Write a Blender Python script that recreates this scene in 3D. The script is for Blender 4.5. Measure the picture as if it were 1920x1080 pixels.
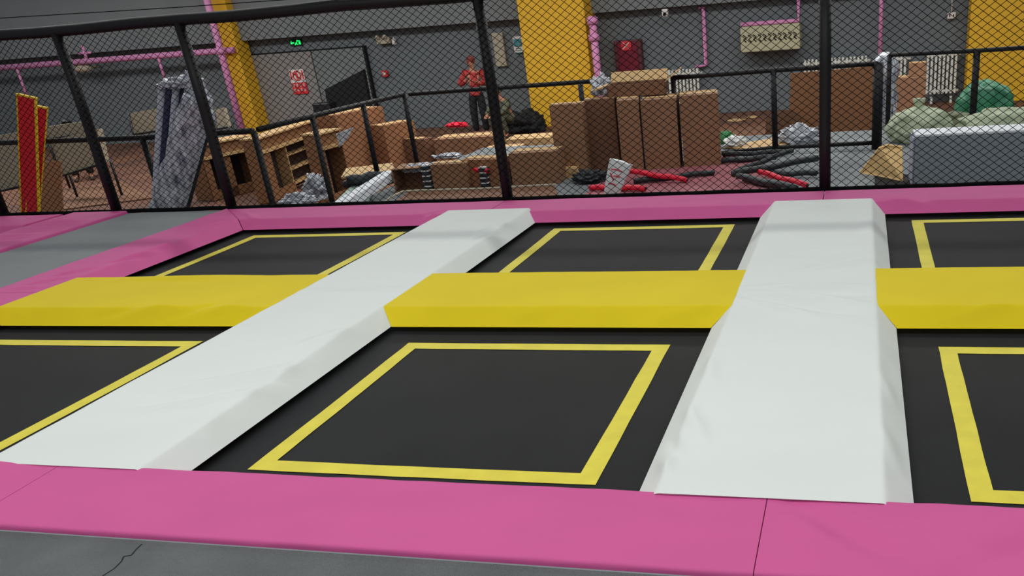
import bpy, bmesh, math, random
from math import sin, cos, pi, sqrt, atan2, exp, radians
from mathutils import Vector, Matrix, Euler, noise
for o in list(bpy.data.objects): bpy.data.objects.remove(o)
sc = bpy.context.scene
COL = sc.collection
random.seed(7)

# ------------------------------------------------------------------ camera
F, PX, PY = 1583.78, 1262.45, 703.01
CAM = Vector((1.5884, -2.4205, 1.5236))
cd = bpy.data.cameras.new('camera'); cam = bpy.data.objects.new('camera', cd); COL.objects.link(cam)
cam.location = CAM; cam.rotation_euler = (1.1549, .0735, .2012)
cd.sensor_fit = 'HORIZONTAL'; cd.sensor_width = 36; cd.lens = F/1920*36
cd.shift_x = (960-PX)/1920; cd.shift_y = (PY-540)/1920
cd.clip_start = .05; cd.clip_end = 200
sc.camera = cam
# ------------------------------------------------------------------ light
w = bpy.data.worlds.new('hall_air'); sc.world = w; w.use_nodes = True
bg = w.node_tree.nodes['Background']; bg.inputs[0].default_value = (.86, .95, 1, 1); bg.inputs[1].default_value = .24
def area(name, loc, sx, sy, energy, rot=(0, 0, 0), col=(1, .985, .95)):
    l = bpy.data.lights.new(name, 'AREA'); l.shape = 'RECTANGLE'; l.size = sx; l.size_y = sy; l.energy = energy; l.color = col
    o = bpy.data.objects.new(name, l); COL.objects.link(o); o.location = loc; o.rotation_euler = rot
area('hall_tube_row_back', (-1, 6.1, 4.0), 16, .18, 165)
area('hall_lamp_row_front', (0, -.5, 4.4), 10, 2.5, 185)
area('added_fill_behind', (0, -6.5, 4.2), 14, 1.2, 130, rot=(.4, 0, 0))  # added fill light, brightens upright faces turned to the camera
area('hall_lamp_row_rear', (-7, 12.0, 4.3), 28, 1.5, 1050)
sc.view_settings.view_transform = 'Standard'; sc.view_settings.look = 'None'
sc.view_settings.exposure = 0; sc.view_settings.gamma = 1; sc.view_settings.use_curve_mapping = False

# ------------------------------------------------------------------ measuring helpers (photo ray -> point in the place)
RM = Euler((1.1549, .0735, .2012)).to_matrix()
def ray(u, v): return RM @ Vector(((u-PX)/F, -(v-PY)/F, -1))
def onz(u, v, z):
    d = ray(u, v); return CAM + d*((z-CAM.z)/d.z)
def ony(u, v, y):
    d = ray(u, v); return CAM + d*((y-CAM.y)/d.y)

# ------------------------------------------------------------------ materials
def lin(c): return tuple(((x/255)/12.92 if x/255 <= .04045 else ((x/255+.055)/1.055)**2.4) for x in c) + (1,)
MATS = {}
def mat(name, rgb, rough=.6, var=.06, vscale=6, bump=0, bscale=60, metal=0, spec=.5, rgb2=None, v2scale=3, emit=0, stretch=(1, 1, 1), coat=0):
    if name in MATS: return MATS[name]
    m = bpy.data.materials.new(name); m.use_nodes = True; nt = m.node_tree; N = nt.nodes; L = nt.links
    b = N['Principled BSDF']; b.inputs['Roughness'].default_value = rough; b.inputs['Metallic'].default_value = metal
    b.inputs['Specular IOR Level'].default_value = spec; b.inputs['Coat Weight'].default_value = coat
    tc = N.new('ShaderNodeTexCoord'); mp = N.new('ShaderNodeMapping'); mp.inputs['Scale'].default_value = stretch
    L.new(tc.outputs['Object'], mp.inputs[0])
    n = N.new('ShaderNodeTexNoise'); n.inputs['Scale'].default_value = vscale; n.inputs['Detail'].default_value = 6
    L.new(mp.outputs[0], n.inputs['Vector'])
    r = N.new('ShaderNodeValToRGB'); c = lin(rgb)
    r.color_ramp.elements[0].position = .3; r.color_ramp.elements[1].position = .7
    if rgb2: r.color_ramp.elements[0].color = lin(rgb2); r.color_ramp.elements[1].color = c
    else:
        r.color_ramp.elements[0].color = tuple(x*(1-var) for x in c[:3])+(1,)
        r.color_ramp.elements[1].color = tuple(min(1, x*(1+var)) for x in c[:3])+(1,)
    L.new(n.outputs['Fac'], r.inputs[0]); L.new(r.outputs[0], b.inputs['Base Color'])
    if bump:
        n2 = N.new('ShaderNodeTexNoise'); n2.inputs['Scale'].default_value = bscale; n2.inputs['Detail'].default_value = 4
        L.new(mp.outputs[0], n2.inputs['Vector'])
        bp = N.new('ShaderNodeBump'); bp.inputs['Strength'].default_value = bump; bp.inputs['Distance'].default_value = .01
        L.new(n2.outputs['Fac'], bp.inputs['Height']); L.new(bp.outputs[0], b.inputs['Normal'])
    if emit:
        b.inputs['Emission Color'].default_value = c; b.inputs['Emission Strength'].default_value = emit
    MATS[name] = m; return m
def M(k): return MATS[k]
mat('vinyl_pink', (210, 92, 154), .62, .03, 3, .12, 18, spec=.25, stretch=(1, 2, 1))
mat('vinyl_white', (228, 233, 230), .6, .015, 2, .12, 14, spec=.3, stretch=(1, 2, 1))
mat('vinyl_yellow', (228, 204, 24), .65, .03, 2.5, .12, 16, spec=.18)
mat('vinyl_seam', (120, 38, 80), .7)
mat('bed_mesh', (35, 36, 38), .62, .14, 2.5, .25, 420, spec=.15)
mat('tape_yellow', (226, 212, 66), .6, .07, 9, .1, 200)
mat('steel_black', (24, 24, 26), .45, .1, 20, spec=.5)
mat('pole_foam', (17, 14, 18), .5, .15, 20, .15, 40, spec=.35)
mat('net_cord', (10, 10, 12), .9, spec=.1)
mat('carpet_grey', (124, 129, 130), .95, .10, 3, .9, 260, rgb2=(108, 112, 114), spec=.2)
mat('deck_dust', (140, 146, 148), .9, .1, 2, .2, 60, rgb2=(108, 112, 114))
mat('carpet_grey_lit', (146, 150, 152), .95, .06, 2, .3, 260, rgb2=(136, 140, 142), spec=.2)  # same carpet as in front, painted lighter for the stronger light there
mat('mat_red', (166, 96, 104), .8, .1, 3, .2, 40, rgb2=(136, 78, 86))
mat('floor_brown', (128, 84, 60), .85, .1, 1.2, .2, 20, rgb2=(84, 58, 50))
mat('wall_grey', (112, 118, 122), .9, .05, 1.2, .05, 30)
mat('wall_grey_upper', (126, 130, 132), .9, .05, 1, .05, 30)
mat('column_yellow', (232, 180, 44), .7, .04, 2, .08, 12)
mat('pipe_pink', (226, 148, 196), .5, .05, 5)
mat('door_warm', (140, 136, 134), .7, .05, 2)
mat('door_cool', (120, 126, 126), .7, .05, 2)
mat('dark', (13, 13, 14), .85, .2, 4)
mat('panel_beige', (178, 168, 148), .7, .05, 3)
mat('unit_beige', (186, 182, 150), .7, .05, 3)
mat('cardboard', (150, 112, 84), .85, .08, 2.2, .1, 40, stretch=(1, 1, .4))
mat('cardboard_dark', (122, 86, 64), .85, .08, 2.2, .1, 40)
mat('cardboard_light', (206, 172, 124), .85, .06, 2.2, .1, 40)
mat('cardboard_orange', (150, 104, 72), .85, .08, 1.5, .1, 30)
mat('plywood', (236, 198, 136), .7, .08, 3, .05, 30, stretch=(6, 1, 1))
mat('wood_cabinet', (140, 100, 68), .6, .1, 3, .05, 40, stretch=(1, 1, 4))
mat('wood_edge', (196, 160, 112), .6, .08, 5)
mat('wood_shaded', (48, 34, 28), .8, .1, 4)  # darkened to paint in the shade inside the open counters
mat('radiator_white', (226, 226, 218), .5, .04, 6)
mat('foam_grey', (146, 154, 160), .9, .05, 4, .2, 80)
mat('foam_white', (226, 230, 236), .7, .03, 4)
mat('foam_red', (232, 28, 62), .5, .08, 8, .1, 40)
mat('foam_black', (40, 46, 50), .45, .15, 10, .1, 40)
mat('plastic_clear', (222, 226, 234), .25, .15, 12, .5, 30, rgb2=(118, 124, 138), spec=.8)
mat('plastic_silver', (232, 236, 246), .22, .2, 26, .8, 30, rgb2=(96, 98, 118), spec=.9, stretch=(1, 1, .22))
mat('tube_navy', (48, 50, 84), .4, .1, 10)
mat('tube_highlight', (190, 198, 210), .35, .1, 10)  # white tube stripes, lightened further to paint highlights into the bundle
mat('paper_white', (234, 236, 236), .6, .04, 6, .2, 20)
mat('print_red', (214, 40, 76), .6)
mat('bag_sage', (190, 200, 170), .6, .08, 6, .35, 30, rgb2=(158, 170, 140))
mat('bag_green', (66, 150, 110), .55, .1, 6, .35, 30, rgb2=(48, 118, 88))
mat('board_red', (222, 28, 42), .5, .04, 4)
mat('board_yellow', (236, 196, 40), .5, .04, 4)
mat('sheet_mint', (164, 190, 178), .35, .08, 5, .2, 20)
mat('cabinet_red', (96, 42, 52), .4, .08, 5)
mat('sign_red', (224, 44, 56), .5, .05)
mat('sign_white', (228, 220, 216), .5, .03)
mat('sign_teal', (70, 140, 150), .5, .05)
mat('exit_green', (20, 225, 90), .5, 0, emit=2.2)
mat('skin', (186, 130, 104), .55, .05, 8)
mat('hair_red', (120, 52, 44), .7, .2, 40, .4, 120)
mat('hair_black', (22, 18, 18), .5, .2, 40, .4, 120)
mat('jacket_red', (170, 52, 50), .75, .1, 12, .3, 40)
mat('trousers_black', (24, 25, 28), .8, .1, 10, .3, 40)
mat('camouflage', (112, 112, 88), .85, 0, 14, .3, 40, rgb2=(54, 60, 50))
mat('shirt_maroon', (96, 36, 40), .8, .1, 12, .3, 40)
mat('shoe_brown', (70, 50, 40), .7, .1, 12)

# ------------------------------------------------------------------ mesh builder
class MB:
    def __init__(s): s.v = []; s.f = []
    def add(s, vs, fs):
        n = len(s.v); s.v += [Vector(p) for p in vs]; s.f += [tuple(i+n for i in f) for f in fs]; return s
    def box(s, c, size, rot=None, bev=0):
        hx, hy, hz = (x/2 for x in size)
        bm = bmesh.new(); bmesh.ops.create_cube(bm, size=1)
        for v in bm.verts: v.co = Vector((v.co.x*hx*2, v.co.y*hy*2, v.co.z*hz*2))
        if bev: bmesh.ops.bevel(bm, geom=list(bm.edges), offset=bev, segments=2, affect='EDGES', profile=.5)
        R = rot if rot is not None else Matrix.Identity(3)
        bm.verts.index_update()
        s.add([R @ v.co + Vector(c) for v in bm.verts], [[v.index for v in f.verts] for f in bm.faces]); bm.free(); return s
    def tube(s, pts, r, n=10, cap=True):
        pts = [Vector(p) for p in pts]; rs = r if isinstance(r, (list, tuple)) else [r]*len(pts)
        rings = []; up = None
        for i, p in enumerate(pts):
            d = (pts[min(i+1, len(pts)-1)]-pts[max(i-1, 0)]).normalized()
            if up is None: up = d.orthogonal().normalized()
            a = (up-d*up.dot(d)).normalized(); up = a; b = d.cross(a)
            rings.append([p+a*(cos(2*pi*k/n)*rs[i])+b*(sin(2*pi*k/n)*rs[i]) for k in range(n)])
        vs = [q for rg in rings for q in rg]; fs = []
        for i in range(len(rings)-1):
            for k in range(n):
                k2 = (k+1) % n; fs.append((i*n+k, i*n+k2, (i+1)*n+k2, (i+1)*n+k))
        if cap: fs += [tuple(range(n-1, -1, -1)), tuple(range((len(rings)-1)*n, len(rings)*n))]
        return s.add(vs, fs)
    def prism(s, poly, off):           # planar polygon pushed along a vector
        off = Vector(off); n = len(poly); vs = [Vector(p) for p in poly]+[Vector(p)+off for p in poly]
        fs = [tuple(range(n-1, -1, -1)), tuple(range(n, 2*n))]+[(i, (i+1) % n, n+(i+1) % n, n+i) for i in range(n)]
        return s.add(vs, fs)
    def build(s, name, m, parent=None, smooth=False, recenter=True):
        me = bpy.data.meshes.new(name); o = bpy.data.objects.new(name, me)
        org = Vector((0, 0, 0)); p = parent
        if parent is not None:
            while p is not None: org += p.location; p = p.parent
        elif recenter:
            xs = [v.x for v in s.v]; ys = [v.y for v in s.v]; zs = [v.z for v in s.v]
            org = Vector(((min(xs)+max(xs))/2, (min(ys)+max(ys))/2, min(zs))); o.location = org
        me.from_pydata([tuple(v-org) for v in s.v], [], s.f); me.validate(); me.update()
        bm = bmesh.new(); bm.from_mesh(me); bmesh.ops.recalc_face_normals(bm, faces=bm.faces); bm.to_mesh(me); bm.free()
        if isinstance(m, str): m = MATS[m]
        me.materials.append(m)
        for q in me.polygons: q.use_smooth = smooth
        COL.objects.link(o)
        if parent is not None: o.parent = parent
        return o
def empty(name, loc):
    o = bpy.data.objects.new(name, None); o.location = loc; o.empty_display_size = .1; COL.objects.link(o); return o
def tag(o, label, cat=None, group=None, kind=None):
    if label: o['label'] = label
    if cat: o['category'] = cat
    if group: o['group'] = group
    if kind: o['kind'] = kind
    return o
def struct(name, mb, m, label, smooth=False):
    o = mb.build(name, m, None, smooth); o['kind'] = 'structure'; o['label'] = label; return o
def subparts(o, m):                    # kept as a helper for marking a different looking part
    o['label'] = m; return o

# ------------------------------------------------------------------ padded mats
Z0, Z1 = .03, .108
def rounded(prof, r=.012):             # rounds the corners of an open profile [(c, z), ...] and samples it finely
    out = [prof[0]]
    for i in range(1, len(prof)-1):
        a, b, c = (Vector(p) for p in (prof[i-1], prof[i], prof[i+1]))
        p, q = b+(a-b).normalized()*r, b+(c-b).normalized()*r
        for t in (0, .33, .67, 1): out.append(tuple((p*(1-t)**2+b*2*t*(1-t)+q*t*t)))
    out.append(prof[-1]); fin = []
    for i in range(len(out)-1):
        a, b = Vector(out[i]), Vector(out[i+1]); k = max(1, int((b-a).length/.015))
        for j in range(k): fin.append(tuple(a.lerp(b, j/k)))
    fin.append(out[-1]); return fin
def pad(name, axis, prof, e0, e1, m, folds=(), amp=.003, seed=0, parent=None, top=Z1):
    # prof: cross section (c, z) from one lower edge over the top to the other; e0/e1: end position as function of (c, z)
    pr = rounded(prof); n = len(pr); L = abs(e1(0, Z0)-e0(0, Z0)); k = max(8, int(L/.015))
    mb = MB(); vs = []
    for j in range(k+1):
        for (c, z) in pr:
            a, b = e0(c, z), e1(c, z); t = a+(b-a)*j/k
            x, y = (c, t) if axis == 'y' else (t, c)
            hh = max(0, min(1, (z-prof[0][1])/(top-prof[0][1]))) if top > prof[0][1] else 1
            edge = min(1, min(abs(t-a), abs(b-t))/.06)*hh
            d = amp*noise.noise(Vector((x*2.1+seed, y*2.1, 3)))+amp*.5*noise.noise(Vector((x*7+seed, y*7, 1)))
            for (ax, ay, bx, by, A, W) in folds:
                A0, B0, P0 = Vector((ax, ay)), Vector((bx, by)), Vector((x, y)); D = B0-A0; s_ = max(0, min(1, (P0-A0).dot(D)/D.length_squared))
                dist = (P0-(A0+D*s_)).length; d += 2.7*A*exp(-(dist/(W*1.45))**2)*sin(pi*min(1, max(0, s_*.9+.05)))
            if z > prof[0][1]+.01 and z > prof[-1][1]+.01 or hh > .15:
                z2 = z+d*edge
            else: z2 = z
            if 0 < hh < .97:            # soft pleats on the sloping sides
                q = .004*noise.noise(Vector((t*9+seed, z*6, 5)))*min(1, edge*2+.1); z2 += q*sin(pi*hh)
            vs.append((x, y, z2))
    fs = [(j*n+i, j*n+i+1, (j+1)*n+i+1, (j+1)*n+i) for j in range(k) for i in range(n-1)]
    fs.append(tuple(range(n))); fs.append(tuple(range(k*n, k*n+n)))
    for j in range(k): fs.append((j*n, (j+1)*n, (j+1)*n+n-1, j*n+n-1))
    mb.add(vs, fs)
    o = mb.build(name, m, parent, smooth=True)
    o.data.set_sharp_from_angle(angle=radians(38))
    return o
P = 2.651                                # trampoline pitch across
def fr(z, a, b): return a+(b-a)*max(0, min(1, (z-Z0)/(Z1-Z0)))   # end that slopes with height

# ------------------------------------------------------------------ setting: decks, floor, walls
def slab(name, x0, x1, y0, y1, z0, z1, m, label):
    return struct(name, MB().box(((x0+x1)/2, (y0+y1)/2, (z0+z1)/2), (x1-x0, y1-y0, z1-z0), bev=.004), m, label)
ZD = .085
slab('deck_front', -7.5, 5.5, -6, -.578, -.98, ZD, 'carpet_grey', 'grey carpeted walkway in front of the trampolines')
mb = MB()
path = [onz(u, v, ZD+.001) for u, v in ((182, 1086), (214, 1066), (228, 1052), (232, 1043), (246, 1041), (256, 1029), (266, 1020))]
for a, b in zip(path, path[1:]):
    d = (b-a).normalized(); s_ = Vector((-d.y, d.x, 0))*.0022
    mb.add([a-s_, a+s_, b+s_, b-s_], [(0, 1, 2, 3)])
struct('trim_2', mb, 'dark', 'thin wandering joint line in the grey carpet')
slab('deck_side', -5.12, -4.07, -.57, 4.27, -.98, ZD, 'carpet_grey_lit', 'grey carpeted walkway on the left between the pink pads')
slab('platform_back', -3.62, 5.2, 4.36, 9.0, -.98, -.16, 'deck_dust', 'dusty grey platform behind the net')
slab('floor', -32, 14, 4.4, 18.6, -1.1, -1.0, 'floor_brown', 'brown dusty hall floor below the platform')
slab('wall_back', -32, 14, 18.5, 18.8, -1.0, 5.2, 'wall_grey', 'grey painted back wall of the hall')
slab('trim_1', -32, 14, 18.15, 18.5, 1.42, 5.2, 'wall_grey_upper', 'grey projecting beam along the top of the back wall')

# ------------------------------------------------------------------ trampolines
def make_trampoline(y0, y1):
    t = empty('trampoline', (0, (y0+y1)/2, 0))
    mb = MB(); n = 24
    X0, X1, Y0, Y1 = -1.17, 1.17, y0-.27, y1+.24
    for j in range(n+1):
        for i in range(n+1):
            u, v = i/n, j/n; mb.v.append(Vector((X0+(X1-X0)*u, Y0+(Y1-Y0)*v, -.006*sin(pi*u)*sin(pi*v))))
    mb.f = [(j*n+j+i, j*n+j+i+1, (j+1)*(n+1)+i+1, (j+1)*(n+1)+i) for j in range(n) for i in range(n)]
    mb.build('jumping_bed', 'bed_mesh', t, smooth=True)
    tp = MB(); W = .076
    def strip(x0, y0_, x1, y1_):
        k = 14
        for q in range(k):
            for_ = []
            for s_ in (q/k, (q+1)/k):
                for e in (0, 1):
                    if abs(x1-x0) > abs(y1_-y0_): x, y = x0+(x1-x0)*s_, (y0_, y1_)[e]
                    else: x, y = (x0, x1)[e], y0_+(y1_-y0_)*s_
                    u, v = (x-X0)/(X1-X0), (y-Y0)/(Y1-Y0)
                    wob = .0025*noise.noise(Vector((x*5, y*5, e)))
                    for_.append((x+wob, y+wob, -.006*sin(pi*u)*sin(pi*v)+.0025))
            tp.add(for_, [(0, 2, 3, 1)])
    strip(-.7, y0, .7, y0+W); strip(-.7, y1-W, .7, y1); strip(-.7, y0+W, -.7+W, y1-W); strip(.7-W, y0+W, .7, y1-W)
    tp.build('outline_tape', 'tape_yellow', t)
    fm = MB()
    for a, b in (((X0, Y0), (X1, Y0)), ((X1, Y0), (X1, Y1)), ((X1, Y1), (X0, Y1)), ((X0, Y1), (X0, Y0))):
        fm.tube([(a[0], a[1], -.025), (b[0], b[1], -.025)], .022, 8)
    fm.build('frame', 'steel_black', t, smooth=True)
    return t
def copy_tree(o, parent=None):
    c = o.copy(); COL.objects.link(c)
    if parent is not None: c.parent = parent
    for ch in list(o.children): copy_tree(ch, c)
    return c
front = make_trampoline(0, 1.301); rear = make_trampoline(2.37, 3.643)
G = 'black trampolines with yellow outlines'
for src, row in ((front, 'front'), (rear, 'back')):
    kids = list(src.children)
    for i, side in ((0, 'middle'), (-1, 'left'), (1, 'right')):
        o = src if i == 0 else copy_tree(src)
        o.location.x = P*i if i != -1 else -P-.0
        where = {'front': 'front row', 'back': 'back row'}[row]
        mid = {'middle': 'between the two white pads', 'left': 'left of both white pads', 'right': 'right of both white pads'}[side]
        tag(o, '%s black trampoline with yellow outline, %s' % (where, mid), 'trampoline', G)
# the trampoline beyond the left walkway
o = copy_tree(rear); o.location.x = -7.2; tag(o, 'black trampoline corner beyond the grey side walkway, at the left edge', 'trampoline', G)

# ------------------------------------------------------------------ white pads running away from the camera
WB, WT = .445, .352
prof_w = [(-WB, Z0), (-WT, .112), (WT, .112), (WB, Z0)]
def white(cx, label, folds, seed):
    pf = [(c+cx, z) for c, z in prof_w]
    o = pad('white_pad', 'y', pf, lambda c, z: fr(z, -.115, -.208), lambda c, z: fr(z, 3.75, 3.875), 'vinyl_white', folds, .003, seed)
    tag(o, label, 'pad', 'long white pads between the trampolines'); return o
rx = P/2
white(rx, 'long white pad on the right, running straight away under the tall net post',
      [(rx-.34, 1.84, rx+.34, 1.86, .006, .02), (rx-.32, 1.72, rx+.28, 1.42, -.010, .022), (rx-.30, 1.78, rx+.33, 1.56, .009, .028), (rx-.33, 1.66, rx+.1, 1.38, .007, .022),
       (rx-.1, 1.80, rx+.36, 1.70, -.006, .018), (rx-.1, 2.10, rx+.38, 2.30, .006, .022), (rx-.05, 2.24, rx+.36, 2.42, -.005, .02),
       (rx-.38, .45, rx-.24, .10, .006, .02), (rx-.41, .25, rx-.3, -.02, -.007, .018), (rx-.43, .12, rx-.33, -.1, .006, .015), (rx-.1, 2.5, rx+.36, 2.62, .005, .02),
       (rx+.36, .3, rx+.42, .02, .006, .02), (rx+.37, .75, rx+.42, .5, .005, .018), (rx+.30, 2.9, rx+.36, 3.3, .004, .03), (rx-.1, 2.75, rx+.34, 2.85, .004, .018), (rx-.36, .9, rx-.3, .6, .004, .02), (rx-.25, 1.75, rx+.3, 1.80, -.004, .014)], 1)
white(-rx, 'long white pad on the left, slanting from the lower left corner up to the net',
      [(-rx-.34, 1.84, -rx+.34, 1.86, .006, .02), (-rx-.1, .30, -rx+.40, .62, -.009, .02), (-rx-.05, .42, -rx+.38, .74, .008, .022), (-rx-.1, .55, -rx+.36, .86, -.005, .02),
       (-rx+.0, .20, -rx+.40, .50, .006, .02), (-rx+.2, .95, -rx+.42, 1.3, .005, .03), (-rx+.25, 2.9, -rx+.43, 3.3, -.006, .02), (-rx+.22, 3.1, -rx+.42, 3.5, .005, .02)], 2)

# ------------------------------------------------------------------ yellow pads across
prof_y = [(1.455, Z0), (1.565, Z1), (2.175, Z1), (2.285, Z0)]
def yellow(xa, xb, la, lb, label, folds, seed):
    o = pad('yellow_pad', 'x', prof_y, (lambda c, z: fr(z, xa+.004, xa-la+.004)), (lambda c, z: fr(z, xb-.004, xb+lb-.004)), 'vinyl_yellow', folds, .003, seed)
    tag(o, label, 'pad', 'yellow pads between the trampoline rows')
dW = WB-WT
yellow(-rx+WB, rx-WB, dW, dW, 'yellow pad in the middle, between the two long white pads', [(-.2, 1.50, .1, 1.56, .004, .02), (.55, 1.48, .9, 1.56, .005, .02)], 4)
yellow(-3.5, -rx-WB, .115, dW, 'yellow pad on the left, between the pink side pad and a white pad', [(-2.7, 1.47, -2.3, 1.60, .008, .022), (-2.45, 1.46, -2.05, 1.62, -.008, .022), (-2.9, 1.47, -2.6, 1.57, -.006, .02), (-2.2, 1.47, -1.85, 1.60, .007, .02), (-3.3, 2.1, -2.2, 2.15, .006, .03)], 5)
yellow(rx+WB, 3.53, dW, dW, 'yellow pad on the right, cut off by the edge of the picture', [(1.95, 1.47, 2.3, 1.58, .006, .02), (2.0, 1.6, 2.2, 1.9, .003, .05)], 6)

# ------------------------------------------------------------------ pink border pads
GP = 'pink pads around the trampolines'
prof_n = [(-.577, .087), (-.574, .107), (-.188, .107), (-.108, Z0)]
def near(xa, xb, label, folds, seed):
    o = pad('pink_pad', 'x', prof_n, lambda c, z: xa+.0015, lambda c, z: xb-.0015, 'vinyl_pink', folds, .003, seed, top=.107)
    tag(o, label, 'pad', GP)
near(-rx, rx, 'pink edge pad nearest the camera, the long one in the middle', [], 11)
near(rx, rx+P, 'pink edge pad nearest the camera, at the lower right corner', [(rx+.05, -.2, rx+.42, -.5, -.006, .03), (rx+.95, -.22, rx+.5, -.54, -.006, .035), (rx+.1, -.25, rx+.2, -.5, .004, .05)], 12)
near(-rx-P, -rx, 'pink edge pad at the lower left corner, left of the slanting seam', [(-rx-.4, -.2, -rx-.02, -.3, .005, .03)], 13)
prof_f = [(3.72, Z0), (3.83, .098), (4.255, .098), (4.262, .06)]
def far(e0, e1, label, folds, seed):
    o = pad('pink_pad', 'x', prof_f, e0, e1, 'vinyl_pink', folds, .0025, seed, top=.098); tag(o, label, 'pad', GP)
K = lambda v: (lambda c, z: v)
# the mitre where the far pad meets the side pad: from (-3.50, 3.72) to (-4.05, 4.26)
def mitre(c, z): return -3.50-(c-3.72)*(.55/.54)
far(lambda c, z: mitre(c, z)+.004, K(-rx-.004), 'pink pad under the net at its left end, behind the left trampoline', [(-3.4, 3.78, -3.75, 4.1, .005, .02), (-1.95, 3.74, -1.7, 3.98, -.006, .02)], 21)
far(K(-rx+.004), K(rx-.004), 'pink pad under the net, between the tops of the white pads', [(-.6, 3.9, .9, 3.93, .003, .05)], 22)
far(K(rx+.004), K(rx+P), 'pink pad under the net, right of the wide white pad', [(rx+.3, 3.95, rx+.75, 3.76, .006, .02), (rx+.4, 4.0, rx+.8, 3.8, -.005, .02), (rx+.2, 3.9, rx+.5, 3.75, -.004, .02)], 23)
prof_l = [(-4.060, .06), (-4.052, .104), (-3.61, .104), (-3.50, Z0)]
pf = [(c, z) for c, z in prof_l]
def lmit(c, z): return 3.72+(-3.50-c)*(.54/.55)-.006
o = pad('pink_pad', 'y', pf, K(-.08), K(1.86), 'vinyl_pink', [(-3.9, .9, -3.65, 1.2, .006, .03)], .004, 31, top=.104)
tag(o, 'pink side pad beside the left end of the yellow pad', 'pad', GP)
o = pad('pink_pad', 'y', pf, K(1.866), lmit, 'vinyl_pink', [(-3.95, 2.0, -3.6, 2.25, .005, .02), (-3.72, 2.5, -3.56, 2.75, -.007, .02), (-3.70, 2.6, -3.55, 2.9, .006, .02), (-3.68, 2.75, -3.56, 3.0, -.006, .02), (-3.9, 2.2, -3.62, 2.45, .006, .02),
     (-3.8, 3.55, -3.6, 3.8, .006, .02), (-3.7, 2.9, -3.55, 3.1, .006, .02), (-3.95, 1.95, -3.65, 1.98, .005, .02)], .005, 32, top=.104)
tag(o, 'pink side pad with creases rising to the back left corner', 'pad', GP)
prof_s = [(-5.86, Z0), (-5.76, .108), (-5.145, .108), (-5.135, .07)]
for ya, yb, lb, fo in ((-.5, 2.2, 'pink pad on the far side of the grey side walkway, nearer piece', []),
                   (2.21, 4.262, 'pink pad on the far side of the grey side walkway, piece touching the net', [(-5.75, 2.9+.12*i, -5.2, 2.95+.12*i, (.005, -.004)[i % 2], .025) for i in range(9)])):
    o = pad('pink_pad', 'y', prof_s, K(ya), K(yb), 'vinyl_pink', fo, .004, 33); tag(o, lb, 'pad', GP)
far(K(-8.2), K(-5.87), 'pink pad under the net at the left edge of the picture, beyond the walkway', [], 24)

# ------------------------------------------------------------------ safety net fence
NY = 4.31; HT = 1.69
fence = empty('safety_net_fence', (0, NY, .1))
tag(fence, 'tall black net fence on padded posts along the far edge of the trampolines', 'net fence')
for x in (-7.95, -6.625, -5.30, -4.04, -1.33, 1.325, 3.976):
    MB().tube([(x, NY, .10), (x, NY, .5), (x+.004, NY+.004, 1.0), (x, NY, HT)], .045, 14).build('post', 'pole_foam', fence, smooth=True)
MB().tube([(-8.5+i*.5, NY, HT+.006*sin(i*1.7)) for i in range(28)], .047, 14).build('top_rail', 'pole_foam', fence, smooth=True)
MB().tube([(-8.5+i*.25, NY-.022, .100+.003*sin(i*2.3)) for i in range(54)], .020, 8).build('bottom_rope', 'net_cord', fence, smooth=True)
mb = MB(); dx, dz = .074, .055; zb, zt = .10, HT-.02; sl = dz/dx; r = .0026
def belly(x, z): return NY-.035+.025*sin(x*1.2)*sin((z-zb)/(zt-zb)*pi)+.012*noise.noise(Vector((x*1.5, z*1.5, 0)))
def wob(x, z): return .012*noise.noise(Vector((x*.9, z*2, 4))), .012*noise.noise(Vector((x*.9, z*2, 9)))
X0, X1 = -8.5, 5.0
for sg in (1, -1):
    x = X0-(zt-zb)/sl
    while x < X1+(zt-zb)/sl:
        pts = []
        for i in range(9):
            z = zb+(zt-zb)*i/8; xx = x+sg*(z-zb)/sl
            if X0 <= xx <= X1:
                a, b = wob(xx, z); pts.append((xx+a, belly(xx, z), z+b*(1 if 0 < i < 8 else 0)))
        if len(pts) > 1: mb.tube(pts, r, 3, cap=False)
        x += dx*1.0
net = mb.build('netting', 'net_cord', fence)
# ------------------------------------------------------------------ railing around the back platform
def rail_thing(pts, posts, label, ztop, zlow=None, r=.026, rp=.028, bottom=None):
    t = empty('railing', (pts[0][0], pts[0][1], -.16)); tag(t, label, 'railing', 'black foam wrapped railings behind the net')
    MB().tube([(p[0], p[1], p[2]) for p in pts], r, 12).build('top_rail', 'pole_foam', t, smooth=True)
    for (x, y, zt_, zb_, rr) in posts:
        MB().tube([(x, y, zb_), (x, y, (zt_+zb_)/2), (x, y, zt_)], rr, 12).build('post', 'pole_foam', t, smooth=True)
    if bottom: MB().tube(bottom, .024, 10).build('bottom_rail', 'pole_foam', t, smooth=True)
    return t
c0 = onz(475, 245, .70); c1 = onz(585, 218, .72); c2 = onz(680, 195, .74); c3 = onz(757, 177, .75); c4 = onz(1117, 152, .75); c4m = onz(1088, 158, .75)
cl = onz(0, 268, .70); cl0 = onz(-160, 276, .70); clm = onz(267, 258, .70)
rail_thing([cl0, cl, clm, c0], [(cl0.x, cl0.y, .7, -1, .03), (clm.x, clm.y, .7, -1, .03), (c0.x, c0.y, .7, -.98, .03)], 'black railing on the left, level stretch behind the silver tube bundle', .7)
d = (c1-c0).normalized()*.06
rail_thing([c0+d, c1, c2, c3], [(c1.x, c1.y, .72, -.98, .03), (c2.x, c2.y, .74, -.16, .03), (c3.x, c3.y, .75, -.16, .03)], 'black railing rising in the photo away from the net beside the wooden cabinets', .75)
rail_thing([c3+Vector((.07, 0, 0)), c4], [(c4m.x, c4m.y, .75, -.16, .03)], 'black railing stretch running in front of the yellow column', .75)
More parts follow.
